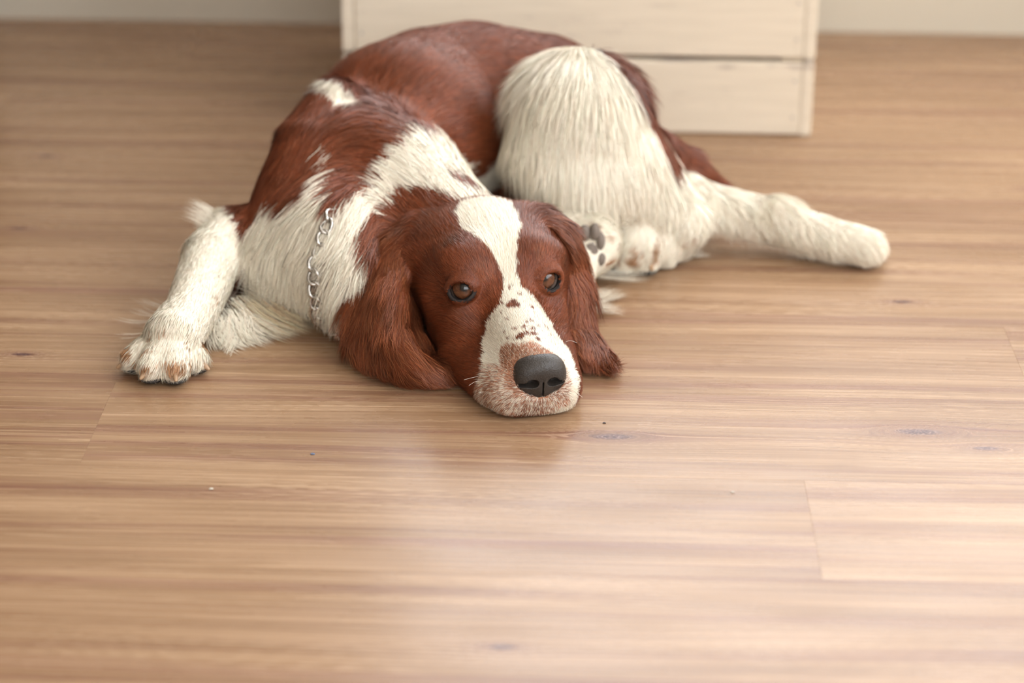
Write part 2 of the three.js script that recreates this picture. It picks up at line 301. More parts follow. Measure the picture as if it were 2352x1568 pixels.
earPaths.forEach((E, k) => E.paths.forEach((path, id) => {
  path.unshift(E.root);
  const pts = path.map(([x, y, z]) => toHead(z === 'h' ? atH(x, y, 0.0085) : atZ(x, y, z)));
  for (let i = 0; i + 1 < pts.length; i++) earPrims[k].push(prim(pts[i], pts[i + 1], path[i][3] ?? E.r, path[i + 1][3] ?? E.r, { len: i < 1 ? 0.013 : i < 2 ? 0.02 : i >= pts.length - 2 ? 0.017 : 0.027, ear: k + 1, id, flow: pts[i + 1].clone().sub(pts[i]).normalize(), wav: 0.34, lift: 0.18 }));
}));
function headLocal(x, y, z) {
  let d = coreLocal(x, y, z);
  if (z > -0.125 && z < -0.04 && y > 0.04) for (const e of EYES) {
    if ((x - e.c.x) ** 2 + (y - e.c.y) ** 2 + (z - e.c.z) ** 2 > 0.0006) continue;
    let l = 1; for (let i = 0; i < 28; i += 1) { const q = e.ring[i], m = Math.hypot(x - q.x, y - q.y, z - q.z) - (i > 0 && i < 14 ? 0.0036 : 0.0029); if (m < l) l = m; }
    d = smin(d, l, 0.005);
    const qx = x - e.c.x, qy = y - e.c.y, qz = z - e.c.z, a = qx * e.u.x + qy * e.u.y + qz * e.u.z, b = qx * e.v.x + qy * e.v.y + qz * e.v.z, w = qx * e.d.x + qy * e.d.y + qz * e.d.z;
    const A = a * Math.cos(e.tilt) + b * Math.sin(e.tilt), Bq = -a * Math.sin(e.tilt) + b * Math.cos(e.tilt), k0 = Math.sqrt((A / 0.0088) ** 2 + (Bq / 0.007) ** 2);
    const cut = Math.max((k0 - 1) * 0.007, -w);
    d = Math.max(d, -cut);
  }
  if (z > -0.02) d = Math.max(d, -primDist(NOSE_CUT, x, y, z));
  let e1 = 1, run = 1, id = -1; for (const p of earPrims[x < -0.012 ? 0 : 1]) { if (p.id !== id) { e1 = smin(e1, run, 0.012); run = 1; id = p.id; } const m = primDist(p, x, y, z); if (m < run) run = m; } e1 = smin(e1, run, 0.012);
  d = smin(d, e1, 0.004 + 0.016 * smooth(0.055, 0.082, y));
  return Math.max(d, 0.0006 - y);
}
const headField = (x, y, z) => { const a = x - HEAD_O.x, c = z - HEAD_O.z; return headLocal(a * hc - c * hs, y, a * hs + c * hc); };

// ---- body: joints from pixels, each with a depth z or a height h
const bp = []; let chainId = -1;
const J = (x, y, o) => (o.h !== undefined ? atH(x, y, o.h) : atZ(x, y, o.z));
function chain(list, o) { // list of [px, py, {z|h}, radius]
  chainId++;
  for (let i = 0; i + 1 < list.length; i++) { const a = J(list[i][0], list[i][1], list[i][2]), b = J(list[i + 1][0], list[i + 1][1], list[i + 1][2]); const f = b.clone().sub(a).normalize(); if (o.back) f.negate(); bp.push(prim(a, b, list[i][3], list[i + 1][3], { flow: f, id: chainId, ...o, ...(list[i][4] || {}) })); }
}
// trunk, neck to tail
chain([[1060, 570, { z: -0.175 }, 0.044], [990, 500, { z: -0.215 }, 0.047], [930, 432, { z: -0.258 }, 0.052, { flow: V(-0.6, -0.6, 0.1).normalize() }], [850, 402, { z: -0.285 }, 0.06]], { k: 0.014, len: 0.026, lift: 0.16, wav: 0.2, neck: 1 });
chain([[935, 328, { z: -0.385 }, 0.09], [1000, 302, { z: -0.425 }, 0.0915], [1080, 286, { z: -0.44 }, 0.091], [1215, 298, { z: -0.44 }, 0.0865], [1318, 332, { z: -0.415 }, 0.069], [1440, 400, { z: -0.38 }, 0.045]], { k: 0.02, len: 0.013, lift: 0.12, wav: 0.05 });
chain([[1462, 365, { z: -0.39 }, 0.034], [1560, 384, { z: -0.4 }, 0.021], [1640, 425, { z: -0.405 }, 0.01]], { k: 0.015, len: 0.018, lift: 0.1 });
// chest and throat
chain([[748, 480, { z: -0.262 }, 0.056], [668, 590, { z: -0.215 }, 0.046]], { k: 0.024, len: 0.03, lift: 0.16, wav: 0.25 });
chain([[800, 560, { z: -0.2 }, 0.055], [850, 640, { z: -0.16 }, 0.045]], { k: 0.03, len: 0.03, lift: 0.16, wav: 0.25, flowTo: [-0.2, -0.9, 0.2] });
// shoulder, upper arm, foreleg
chain([[772, 250, { z: -0.32 }, 0.026], [724, 340, { z: -0.285 }, 0.033], [690, 440, { z: -0.255 }, 0.033], [665, 515, { z: -0.235 }, 0.031], [560, 545, { z: -0.232 }, 0.018]], { k: 0.012, len: 0.014, lift: 0.14, wav: 0.08 });
chain([[540, 548, { z: -0.23 }, 0.025], [490, 590, { z: -0.19 }, 0.0235], [440, 715, { h: 0.031 }, 0.0195], [400, 770, { h: 0.025 }, 0.0215]], { k: 0.016, len: 0.013, lift: 0.14, wav: 0.1, leg: 1 });
// near hind leg: thigh, stifle, hock, foot
chain([[1345, 240, { z: -0.358 }, 0.043, { len: 0.036 }], [1310, 238, { z: -0.335 }, 0.043], [1268, 325, { z: -0.318 }, 0.036], [1315, 415, { z: -0.305 }, 0.03]], { k: 0.03, len: 0.045, lift: 0.06, wav: 0.1, thigh: 1, flowTo: [-0.12, -0.85, 0.5] });
chain([[1338, 275, { z: -0.34 }, 0.045, { len: 0.036 }], [1405, 372, { z: -0.325 }, 0.046], [1485, 450, { z: -0.325 }, 0.036, { len: 0.02 }], [1550, 500, { z: -0.325 }, 0.021]], { k: 0.036, len: 0.032, lift: 0.05, wav: 0.1, thigh: 1, flowTo: [0.25, -0.9, 0.4] });
chain([[1572, 512, { z: -0.32 }, 0.019], [1556, 546, { h: 0.021 }, 0.018], [1462, 560, { h: 0.024 }, 0.0215]], { k: 0.014, len: 0.012, lift: 0.12, leg: 1 });
// far hind leg stretched out to the side
chain([[1540, 450, { z: -0.37 }, 0.025], [1640, 472, { h: 0.04 }, 0.018], [1785, 506, { h: 0.03 }, 0.0168], [1900, 542, { h: 0.023 }, 0.0155], [1982, 566, { h: 0.0175 }, 0.0155]], { k: 0.016, len: 0.02, lift: 0.13, wav: 0.3, far: 1, flowTo: [0.35, -0.85, 0.35] });
chain([[1775, 474, { h: 0.046 }, 0.007], [1800, 482, { h: 0.042 }, 0.008]], { k: 0.016, len: 0.014, lift: 0.2, far: 1, flowTo: [0.6, -0.6, 0.3] });
// toes
const toes = [];
const toe = (a, b, r0, r1) => { const A = J(...a), Bq = J(...b); chainId++; bp.push(prim(A, Bq, r0, r1, { id: chainId, k: 0.0028, len: 0.008, lift: 0.14, flow: Bq.clone().sub(A).normalize(), toe: 1, leg: 1 })); toes.push([A, Bq, r1]); };
toe([385, 775, { h: 0.022 }], [312, 822, { h: 0.0115 }], 0.014, 0.0105);
toe([392, 785, { h: 0.023 }], [352, 840, { h: 0.0125 }], 0.014, 0.0115);
toe([400, 785, { h: 0.023 }], [402, 842, { h: 0.0125 }], 0.014, 0.0115);
toe([410, 775, { h: 0.022 }], [448, 822, { h: 0.0115 }], 0.014, 0.0105);
toe([1462, 552, { h: 0.026 }], [1402, 586, { h: 0.0118 }], 0.013, 0.0118);
toe([1475, 556, { h: 0.026 }], [1440, 594, { h: 0.0128 }], 0.013, 0.0126);
toe([1482, 556, { h: 0.026 }], [1484, 593, { h: 0.0128 }], 0.013, 0.0126);
toe([1492, 553, { h: 0.026 }], [1528, 583, { h: 0.0118 }], 0.013, 0.0116);
for (const [x, y] of [[2004, 572], [1992, 578], [1975, 579]]) toe([1958, 562, { h: 0.0175 }], [x, y, { h: 0.0105 }], 0.012, 0.01);
// forepaw tucked in behind the far ear, sole turned to the camera
chain([[1250, 560, { z: -0.27 }, 0.03], [1320, 560, { z: -0.265 }, 0.026], [1352, 560, { z: -0.26 }, 0.026]], { k: 0.014, len: 0.008, lift: 0.15, leg: 1 });
chain([[1170, 610, { z: -0.21 }, 0.03], [1305, 690, { h: 0.021 }, 0.018], [1318, 600, { h: 0.026 }, 0.018]], { k: 0.012, len: 0.012, lift: 0.15, leg: 1 });
for (const p of bp) if (p.flowTo) p.flow = V(...p.flowTo).normalize();
const chains = []; for (const p of bp) (chains[p.id] ??= []).push(p);
const bodyField = (x, y, z) => { let d = 9; for (const c of chains) { let m = 9; for (const q of c) { const e = primDist(q, x, y, z); if (e < m) m = e; } const k = c[0].k; d = m < d + k ? smin(d, m, k) : d; } return Math.max(d, 0.0006 - y); };
const dogField = (x, y, z) => Math.min(bodyField(x, y, z), headField(x, y, z));

function headBox() { const lo = V(1, 1, 1), hi = V(-1, -1, -1); const add = (p, r) => { lo.min(V(p.x - r, p.y - r, p.z - r)); hi.max(V(p.x + r, p.y + r, p.z + r)); };
  for (const p of headPrims) if (p.e) add(V(p.cx, p.cy, p.cz), Math.max(p.rx, p.ry, p.rz)); for (const k of [0, 1]) for (const p of earPrims[k]) { add(V(p.ax, p.ay, p.az), p.ra); add(V(p.ax + p.dx, p.ay + p.dy, p.az + p.dz), p.rb); } add(mm(0, 30, 20), 0.01); return [lo.addScalar(-0.006), hi.addScalar(0.006)]; }
const headNet = (() => { const [lo, hi] = headBox(); lo.y = -0.002; const n = surfaceNets(headLocal, lo, hi, 0.0014); for (let i = 0; i < n.pos.length; i += 3) { const p = fromHead(V(n.pos[i], n.pos[i + 1], n.pos[i + 2])), d = dirFromHead(V(n.nor[i], n.nor[i + 1], n.nor[i + 2])); n.pos[i] = p.x; n.pos[i + 1] = p.y; n.pos[i + 2] = p.z; n.nor[i] = d.x; n.nor[i + 1] = d.y; n.nor[i + 2] = d.z; } return n; })();
const bodyNet = (() => { const lo = V(9, 0, 9), hi = V(-9, 0, -9); for (const p of bp) for (const t of [0, 1]) { const x = p.ax + p.dx * t, y = p.ay + p.dy * t, z = p.az + p.dz * t, r = (t ? p.rb : p.ra) + 0.01; lo.min(V(x - r, -0.004, z - r)); hi.max(V(x + r, y + r, z + r)); } return surfaceNets(bodyField, lo, hi, 0.004); })();

// ---------------------------------------------------------------- markings: outlines found on the body by following pixel rays to the surface, kept as shapes on the body
function onDog(px, py, f) { const d = ray(px, py); let t = 1.2, bt = t, bd = 1; for (let i = 0; i < 90 && t < 2.6; i++) { const x = camP.x + d.x * t, y = camP.y + d.y * t, z = camP.z + d.z * t, m = f(x, y, z); if (m < bd) { bd = m; bt = t; } if (m < 0.0004) break; t += Math.max(0.0006, m * 0.7); } return camP.clone().addScaledVector(d, bt); }
const gradOf = (f, p, e = 0.003) => V(f(p.x + e, p.y, p.z) - f(p.x - e, p.y, p.z), f(p.x, p.y + e, p.z) - f(p.x, p.y - e, p.z), f(p.x, p.y, p.z + e) - f(p.x, p.y, p.z - e)).normalize();
function patch(where, tone, loop, deep = 0.08, only = null) {
  const f = where === 'head' ? headField : bodyField, pts = loop.map(([x, y]) => onDog(x, y, f)), n = V(), c = V();
  for (const p of pts) { c.addScaledVector(p, 1 / pts.length); n.add(gradOf(f, p, 0.01)); }
  n.normalize();
  const u = V().crossVectors(Math.abs(n.y) < 0.9 ? V(0, 1, 0) : V(1, 0, 0), n).normalize(), v = V().crossVectors(n, u);
  const flat = pts.map((p) => { const q = p.clone().sub(c); return [q.dot(u), q.dot(v)]; });
  return { where, tone, n, c, u, v, flat, deep, only };
}
function inPatch(P, x, y, z, nx, ny, nz) {
  const a = x - P.c.x, b = y - P.c.y, e = z - P.c.z;
  if (Math.abs(a * P.n.x + b * P.n.y + e * P.n.z) > P.deep || nx * P.n.x + ny * P.n.y + nz * P.n.z < -0.25) return false;
  const U = a * P.u.x + b * P.u.y + e * P.u.z, W = a * P.v.x + b * P.v.y + e * P.v.z, L = P.flat; let inside = false;
  for (let i = 0, j = L.length - 1; i < L.length; j = i++) if (L[i][1] > W !== L[j][1] > W && U < ((L[j][0] - L[i][0]) * (W - L[i][1])) / (L[j][1] - L[i][1]) + L[i][0]) inside = !inside;
  return inside;
}
const TONES = { red: [0.185, 0.049, 0.019], cream: [0.92, 0.835, 0.7], roan: [0.5, 0.27, 0.18], tan: [0.23, 0.07, 0.03], straw: [0.8, 0.66, 0.46], ginger: [0.28, 0.088, 0.035], rust: [0.42, 0.17, 0.085], fawn: [0.45, 0.25, 0.13], skin: [0.028, 0.02, 0.018], pink: [0.6, 0.42, 0.34] };
const patches = [
  patch('body', 'cream', [[940, 297], [985, 305], [1040, 334], [1080, 372], [1125, 455], [1060, 540], [900, 770], [735, 770], [735, 560], [748, 505], [790, 480], [830, 440], [865, 400], [885, 355], [918, 325]], 0.14),
  patch('body', 'red', [[905, 442], [950, 428], [1000, 440], [1050, 452], [1120, 470], [1080, 540], [960, 620], [900, 620], [850, 650], [822, 592], [815, 540], [850, 482]], 0.12),
  patch('body', 'red', [[1028, 402], [1075, 408], [1108, 440], [1060, 428]], 0.05),
  patch('body', 'cream', [[741, 335], [746, 350], [742, 420], [750, 495], [742, 560], [742, 770], [540, 770], [530, 640], [545, 560], [590, 508], [606, 470], [645, 492], [694, 470], [722, 440], [733, 390]], 0.12),
  patch('body', 'cream', [[710, 198], [722, 184], [748, 186], [780, 200], [806, 220], [832, 238], [812, 248], [788, 236], [776, 246], [764, 226], [744, 210], [726, 210]], 0.05),
  patch('body', 'red', [[1345, 70], [1352, 112], [1395, 148], [1435, 195], [1480, 262], [1512, 330], [1545, 405], [1620, 400], [1640, 300], [1560, 160], [1450, 70]], 0.14, 'feather'),
  patch('body', 'red', [[1100, 60], [1340, 60], [1320, 98], [1260, 98], [1205, 118], [1165, 150], [1110, 170]], 0.1, 'feather'),
  patch('body', 'cream', [[1110, 400], [1150, 350], [1180, 400], [1200, 560], [1120, 520]], 0.1),
  patch('head', 'cream', [[1058, 470], [1115, 458], [1161, 464], [1190, 499], [1200, 524], [1190, 552], [1186, 581], [1186, 634], [1201, 663], [1218, 677], [1247, 713], [1265, 741], [1286, 781], [1308, 813], [1320, 849], [1326, 899], [1315, 940], [1276, 960], [1151, 962], [1112, 945], [1101, 920], [1104, 866], [1111, 838], [1113, 777], [1126, 734], [1147, 702], [1158, 666], [1154, 634], [1136, 595], [1115, 566], [1094, 549], [1061, 527], [1052, 499]], 0.2),
  patch('head', 'mixed', [[1111, 838], [1151, 838], [1151, 799], [1190, 790], [1220, 786], [1258, 806], [1294, 830], [1312, 880], [1306, 925], [1260, 948], [1130, 956], [1096, 920]], 0.06),
  patch('head', 'roan', [[1150, 800], [1172, 788], [1190, 797], [1219, 786], [1255, 804], [1276, 826], [1240, 850], [1200, 890], [1200, 915], [1168, 890], [1158, 850]], 0.06),
  patch('head', 'tan', [[1080, 625], [1100, 598], [1130, 610], [1135, 640], [1110, 650]], 0.05),
  patch('head', 'tan', [[1220, 570], [1245, 560], [1255, 590], [1235, 605]], 0.05),
];
const spots = [];
const spot = (where, tone, list) => { const f = where === 'head' ? headField : bodyField; for (const [x, y, r] of list) spots.push({ where, tone, p: onDog(x, y, f), r: (r * 1.1) / 3000 }); };
spot('head', 'red', [[1172, 702, 9], [1188, 704, 8], [1180, 696, 7], [1168, 734, 4], [1153, 719, 3], [1182, 758, 4], [1161, 765, 4], [1205, 753, 6], [1224, 757, 5], [1200, 772, 7], [1212, 768, 7], [1226, 768, 6], [1234, 780, 6], [1187, 778, 6], [1169, 778, 4], [1209, 742, 4], [1220, 738, 4], [1236, 750, 4], [1250, 750, 5], [1258, 758, 5], [1223, 709, 5], [1173, 662, 4], [1193, 676, 4], [1263, 770, 4], [1127, 734, 4], [1197, 779, 5], [1153, 700, 4]]);
spot('body', 'fawn', [[460, 733, 7], [497, 685, 5], [528, 687, 4], [417, 683, 4], [290, 812, 16], [312, 836, 9], [352, 800, 6], [372, 763, 7], [402, 848, 17], [378, 838, 9], [424, 832, 9], [432, 800, 7], [476, 800, 15], [330, 850, 14], [438, 845, 13], [345, 776, 6], [332, 808, 7], [1362, 520, 9], [1398, 548, 9], [1420, 572, 10], [1421, 588, 11], [1420, 602, 11], [1462, 575, 9], [1462, 590, 11], [1462, 603, 11], [1400, 604, 12], [1506, 570, 10], [1507, 584, 11], [1508, 597, 11], [1516, 553, 6], [1470, 520, 5], [1494, 506, 5], [1430, 512, 5], [1640, 500, 9], [1660, 530, 10], [1600, 545, 9], [1570, 560, 10], [1700, 545, 12]]);
function toneAt(where, x, y, z, nx, ny, nz, white, R, part) {
  let t = white ? 'cream' : 'red';
  const e = where === 'head' ? 0.0022 : 0.005, jx = x + (R() - 0.5) * e + 0.004 * noise3(x * 90, y * 90, z * 90) * (where === 'head' ? 0.35 : 1), jy = y + (R() - 0.5) * e, jz = z + (R() - 0.5) * e;
  for (const P of patches) if (P.where === where && (!P.only || P.only === part) && inPatch(P, jx, jy, jz, nx, ny, nz)) t = P.tone === 'tan' && t === 'cream' ? t : P.tone;
  if (t === 'mixed') t = R() < 0.5 + 0.35 * noise3(x * 160, y * 160, z * 90) ? 'roan' : R() < 0.6 ? 'cream' : 'pink';
  if (t === 'roan') { const a = R(); t = a < 0.45 ? 'roan' : a < 0.8 ? 'rust' : a < 0.9 ? 'red' : 'cream'; }
  if (t === 'cream' || t === 'roan') for (const s of spots) if (s.where === where) { const d = (jx - s.p.x) ** 2 + (jy - s.p.y) ** 2 + (jz - s.p.z) ** 2; if (d < s.r * s.r) { t = s.tone; break; } }
  return t;
}

// ---------------------------------------------------------------- coat: ribbons of hair grown from the skin
class Coat {
  constructor() { this.nv = 0; this.ni = 0; this.P = new Float32Array(3 << 16); this.N = new Float32Array(3 << 16); this.C = new Float32Array(3 << 16); this.I = new Uint32Array(3 << 16); this.hairs = 0; }
  room(v, i) {
    const grow = (a, n) => { if (n <= a.length) return a; const b = new a.constructor(Math.max(n, a.length * 2)); b.set(a); return b; };
    this.P = grow(this.P, (this.nv + v) * 3); this.N = grow(this.N, (this.nv + v) * 3); this.C = grow(this.C, (this.nv + v) * 3); this.I = grow(this.I, this.ni + i);
  }
  // pts: flat xyz list of a hair's centre line; w: unit vector across; n: normal
  hair(pts, m, w, n, width, col) {
    this.room(2 * m, 6 * m);
    const { P, N, C, I } = this; let v = this.nv;
    for (let k = 0; k < m; k++) {
      const tip = k === m - 1, h = tip ? 0 : 0.5 * width * (k === 0 ? 0.85 : 1 - 0.35 * (k / (m - 1))), x = pts[k * 3], y = pts[k * 3 + 1], z = pts[k * 3 + 2];
      for (let s = tip ? 0 : -1; s <= (tip ? 0 : 1); s += 2) { const o = v * 3; P[o] = x + w.x * h * s; P[o + 1] = y + w.y * h * s; P[o + 2] = z + w.z * h * s; N[o] = n.x; N[o + 1] = n.y; N[o + 2] = n.z; C[o] = col[0]; C[o + 1] = col[1]; C[o + 2] = col[2]; v++; if (tip) break; }
      if (k > 0) { const b = tip ? v - 3 : v - 4; if (tip) { I[this.ni++] = b; I[this.ni++] = b + 1; I[this.ni++] = b + 2; } else { I[this.ni++] = b; I[this.ni++] = b + 1; I[this.ni++] = b + 3; I[this.ni++] = b; I[this.ni++] = b + 3; I[this.ni++] = b + 2; } }
    }
    this.nv = v; this.hairs++;
  }
  geometry(dz) { const g = new THREE.BufferGeometry(); g.setAttribute('position', new THREE.BufferAttribute(this.P.slice(0, this.nv * 3), 3)); g.setAttribute('normal', new THREE.BufferAttribute(this.N.slice(0, this.nv * 3), 3)); g.setAttribute('color', new THREE.BufferAttribute(this.C.slice(0, this.nv * 3), 3)); g.setIndex(new THREE.BufferAttribute(this.I.slice(0, this.ni), 1)); return g.translate(0, 0, dz); }
}
const coats = { head: new Coat(), earA: new Coat(), earB: new Coat(), body: new Coat(), legs: new Coat(), feather: new Coat() };
const NOSE = mm(0, 33, 5), _w = V(), _n = V(), _t = V();
function tint(t, R, bias = 0) { const c = TONES[t], k = t === 'cream' ? 0.88 + 0.24 * R() : (0.6 + 0.8 * R()) * (1 + bias), h = (R() - 0.5) * (t === 'cream' ? 0.06 : 0.34); return [Math.min(0.93, c[0] * k), Math.min(0.93, c[1] * k * (1 + h)), Math.min(0.93, c[2] * k * (1 + h * 1.6))]; }
// per-vertex growth: flow, length, width, lift, waviness, cover, white ground colour, hair bucket
function growth(where, x, y, z, nx, ny, nz) {
  const g = { fx: 0, fy: 0, fz: 0, len: 0, lift: 0, wav: 0, wid: 0, white: 0, bucket: 'body' };
  let best = 1, W = 0, who = null, q = null;
  const list = where === 'head' ? (q = toHead(V(x, y, z)), [...headPrims, ...earPrims[q.x < -0.012 ? 0 : 1]]) : bp, X = q ? q.x : x, Z = q ? q.z : z;
  const ds = list.map((p) => { const d = primDist(p, X, y, Z); if (d < best) { best = d; who = p; } return d; });
  list.forEach((p, i) => {
    const w = Math.exp(-(ds[i] - best) / (where === 'head' ? 0.004 : 0.009)); if (w < 0.01) return; W += w;
    let f = p.flow;
    if (p.headFlow) { // away from the nose, then back over the skull; down the cheeks
      f = V(q.x * 1.15, (q.y - 0.024) * 1.1, q.z - 0.016).normalize(); const side = smooth(0.024, 0.045, Math.abs(q.x)) * smooth(0.078, 0.05, q.y) * smooth(-0.06, -0.1, q.z); f.y -= side * 0.7;
      if (q.z > -0.03) f.y -= smooth(0.03, 0.008, q.y) * 0.9;
    }
    g.fx += w * f.x; g.fy += w * f.y; g.fz += w * f.z; g.len += w * p.len; g.lift += w * (p.lift ?? 0.26); g.wav += w * (p.wav ?? 0.06); g.white += w * (p.leg || p.far || p.thigh ? 1 : 0);
  });
  if (q) { const f = dirFromHead(V(g.fx, g.fy, g.fz)); g.fx = f.x; g.fy = f.y; g.fz = f.z; }
  g.len /= W; g.lift /= W; g.wav /= W; g.white = g.white / W > 0.5;
  if (where === 'head') {
    g.bucket = who.ear ? (who.ear === 1 ? 'earA' : 'earB') : 'head'; g.wid = who.ear ? 0.0003 : 0.00032;
    if (!who.ear) {
      let de = 1, ey = null; for (const e of EYES) for (const r of e.ring) { const m = Math.hypot(q.x - r.x, q.y - r.y, q.z - r.z); if (m < de) { de = m; ey = e; } }
      g.len *= 0.14 + 0.86 * smooth(0.003, 0.018, de); g.eye = de;
      const dn = Math.hypot((q.x - NOSE.x) / 0.021, (q.y - NOSE.y) / 0.0175, (q.z - NOSE.z) / 0.014); g.nose = dn; g.len *= 0.6 + 0.4 * smooth(1, 2.6, dn);
    }
  } else { g.bucket = who.leg || who.far ? 'legs' : who.thigh ? 'feather' : 'body'; g.wid = who.leg || who.far ? 0.00055 : who.thigh ? 0.00055 : who.neck ? 0.0005 : 0.0005; }
  return g;
}
function grow(net, where, cover, seed) {
  const R = rng(seed), nv = net.pos.length / 3, G = new Array(nv), col = new Float32Array(nv * 3), other = where === 'head' ? bodyField : headField;
  for (let i = 0; i < nv; i++) {
    const a = i * 3, x = net.pos[a], y = net.pos[a + 1], z = net.pos[a + 2], g = (G[i] = growth(where, x, y, z, net.nor[a], net.nor[a + 1], net.nor[a + 2]));
    let t = toneAt(where, x, y, z, net.nor[a], net.nor[a + 1], net.nor[a + 2], g.white, R, g.bucket); if (g.eye < 0.0046) t = 'skin'; else if (g.nose < 1.3) t = 'rust';
    const c = TONES[t]; col[a] = c[0]; col[a + 1] = c[1]; col[a + 2] = c[2];
  }
  net.col = col;
  const pts = new Float32Array(18);
  for (let f = 0; f < net.idx.length; f += 3) {
    const i = net.idx[f], j = net.idx[f + 1], k = net.idx[f + 2], a = i * 3, b = j * 3, c = k * 3, p = net.pos, n = net.nor;
    const ux = p[b] - p[a], uy = p[b + 1] - p[a + 1], uz = p[b + 2] - p[a + 2], vx = p[c] - p[a], vy = p[c + 1] - p[a + 1], vz = p[c + 2] - p[a + 2];
    const area = 0.5 * Math.hypot(uy * vz - uz * vy, uz * vx - ux * vz, ux * vy - uy * vx), g0 = G[i], g1 = G[j], g2 = G[k];
    if (p[a + 1] < 0.002 && n[a + 1] < -0.6) continue;
    const mx = p[a] - camP.x, my = p[a + 1] - camP.y, mz = p[a + 2] - camP.z, seen = -(mx * n[a] + my * n[a + 1] + mz * n[a + 2]) / Math.hypot(mx, my, mz);
    let want = (area * cover * (seen < -0.35 ? 0.35 : 1)) / (Math.max(0.0018, (g0.len + g1.len + g2.len) / 3) * g0.wid);
    for (want += R(); want >= 1; want--) {
      let s = R(), t = R(); if (s + t > 1) { s = 1 - s; t = 1 - t; } const r = 1 - s - t;
      const x = p[a] * r + p[b] * s + p[c] * t, y = p[a + 1] * r + p[b + 1] * s + p[c + 1] * t, z = p[a + 2] * r + p[b + 2] * s + p[c + 2] * t;
      if (other(x, y, z) < -0.003) continue;
      _n.set(n[a] * r + n[b] * s + n[c] * t, n[a + 1] * r + n[b + 1] * s + n[c + 1] * t, n[a + 2] * r + n[b + 2] * s + n[c + 2] * t).normalize();
      const g = r > s && r > t ? g0 : s > t ? g1 : g2;
      if (g.eye < 0.0031 || g.nose < 0.84) continue;
      _t.set(g0.fx * r + g1.fx * s + g2.fx * t, g0.fy * r + g1.fy * s + g2.fy * t, g0.fz * r + g1.fz * s + g2.fz * t).normalize();
      _t.addScaledVector(_n, -_t.dot(_n)).normalize();
      const wv = g.wav, q1 = noise3(x * 42, y * 42, z * 42), q2 = noise3(x * 130 + 9, y * 130, z * 130);
      _w.crossVectors(_t, _n).normalize(); _t.addScaledVector(_w, wv * (1.3 * q1 + 0.9 * q2) + (R() - 0.5) * (0.16 + wv * 0.6)).normalize(); _w.crossVectors(_t, _n).normalize();
      const L = (g0.len * r + g1.len * s + g2.len * t) * (0.65 + 0.6 * R()), up = g.lift * (0.5 + 1.0 * R()), m = L > 0.02 ? 5 : 3, droop = L > 0.02 ? 0.3 : 0.04, curl = wv * 0.5 * L * q2;
      for (let e = 0; e < m; e++) {
        const h = e / (m - 1), l = L * h, o = e * 3, hh = up * L * (h - 0.45 * h * h) + (h > 0 ? 0.0005 : -0.0002), cu = curl * Math.sin(h * 5);
        pts[o] = x + _t.x * l + _n.x * hh + _w.x * cu; pts[o + 1] = y + _t.y * l + _n.y * hh - droop * L * h * h * Math.max(0, 1 - Math.abs(_t.y)) * 0.6 + _w.y * cu; pts[o + 2] = z + _t.z * l + _n.z * hh + _w.z * cu;
        const fl = 0.0008 + 0.003 * h * ((L * 1e6) % 1); if (pts[o + 1] < fl) pts[o + 1] = fl;
      }
      const hl = L * 0.5, tn = toneAt(where, x + _t.x * hl, y + _t.y * hl, z + _t.z * hl, _n.x, _n.y, _n.z, g.white, R, g.bucket), roll = (R() - 0.5) * 1.3;
      const cr = Math.cos(roll), sr = Math.sin(roll), w = { x: _w.x * cr + _n.x * sr, y: _w.y * cr + _n.y * sr, z: _w.z * cr + _n.z * sr };
      const nn = { x: _n.x * cr - _w.x * sr * 0.55, y: _n.y * cr - _w.y * sr * 0.55, z: _n.z * cr - _w.z * sr * 0.55 };
      coats[g.bucket].hair(pts, m, w, nn, g.wid * (0.7 + 0.6 * R()), tint(g.eye < 0.003 ? 'skin' : tn === 'red' && g.bucket[0] === 'e' && R() < 0.5 ? 'ginger' : tn, R, (where === 'head' ? 0.28 : 0.16) * noise3(x * 28, y * 28, z * 28) + 0.14 * noise3(x * 75 + 5, y * 75, z * 75)));
    }
  }
}
grow(headNet, 'head', 11, 101);
grow(bodyNet, 'body', 9.5, 102);
// loose feathering: hairs that follow a guide given by pixels with a depth z or a height h
function tuft(guide, n, spread, tip, width, tone, seed) {
  const R = rng(seed), P = guide.map(([x, y, o]) => J(x, y, o)), c = new THREE.CatmullRomCurve3(P), m = 6, pts = new Float32Array(18);
  for (let i = 0; i < n; i++) {
    const a = R() * 6.28, b = Math.sqrt(R()), ax = Math.cos(a) * b * spread, ay = Math.sin(a) * b * spread * 0.4, a2 = a + (R() - 0.5) * 1.2, bx = Math.cos(a2) * b * tip, by = Math.sin(a2) * b * tip * 0.35, cut = 0.7 + 0.3 * R();
    const d = P[P.length - 1].clone().sub(P[0]).normalize(), sd = V().crossVectors(d, V(0, 1, 0)).normalize();
    for (let e = 0; e < m; e++) { const h = (e / (m - 1)), q = c.getPoint(h * cut), k = lerp(ax, bx, h), l = lerp(ay, by, h); pts[e * 3] = q.x + sd.x * k; pts[e * 3 + 1] = Math.max(0.0009 + 0.001 * R() * h, q.y + l); pts[e * 3 + 2] = q.z + sd.z * k; }
    coats.feather.hair(pts, m, sd, { x: 0, y: 0.92, z: 0.39 }, width * (0.6 + 0.7 * R()), tint(tone, R));
  }
}
tuft([[522, 560, { z: -0.222 }], [488, 508, { z: -0.225 }], [420, 472, { z: -0.23 }]], 220, 0.012, 0.02, 0.0004, 'cream', 1);
tuft([[520, 560, { z: -0.225 }], [470, 530, { z: -0.22 }], [440, 520, { z: -0.225 }]], 70, 0.008, 0.012, 0.0004, 'cream', 2);
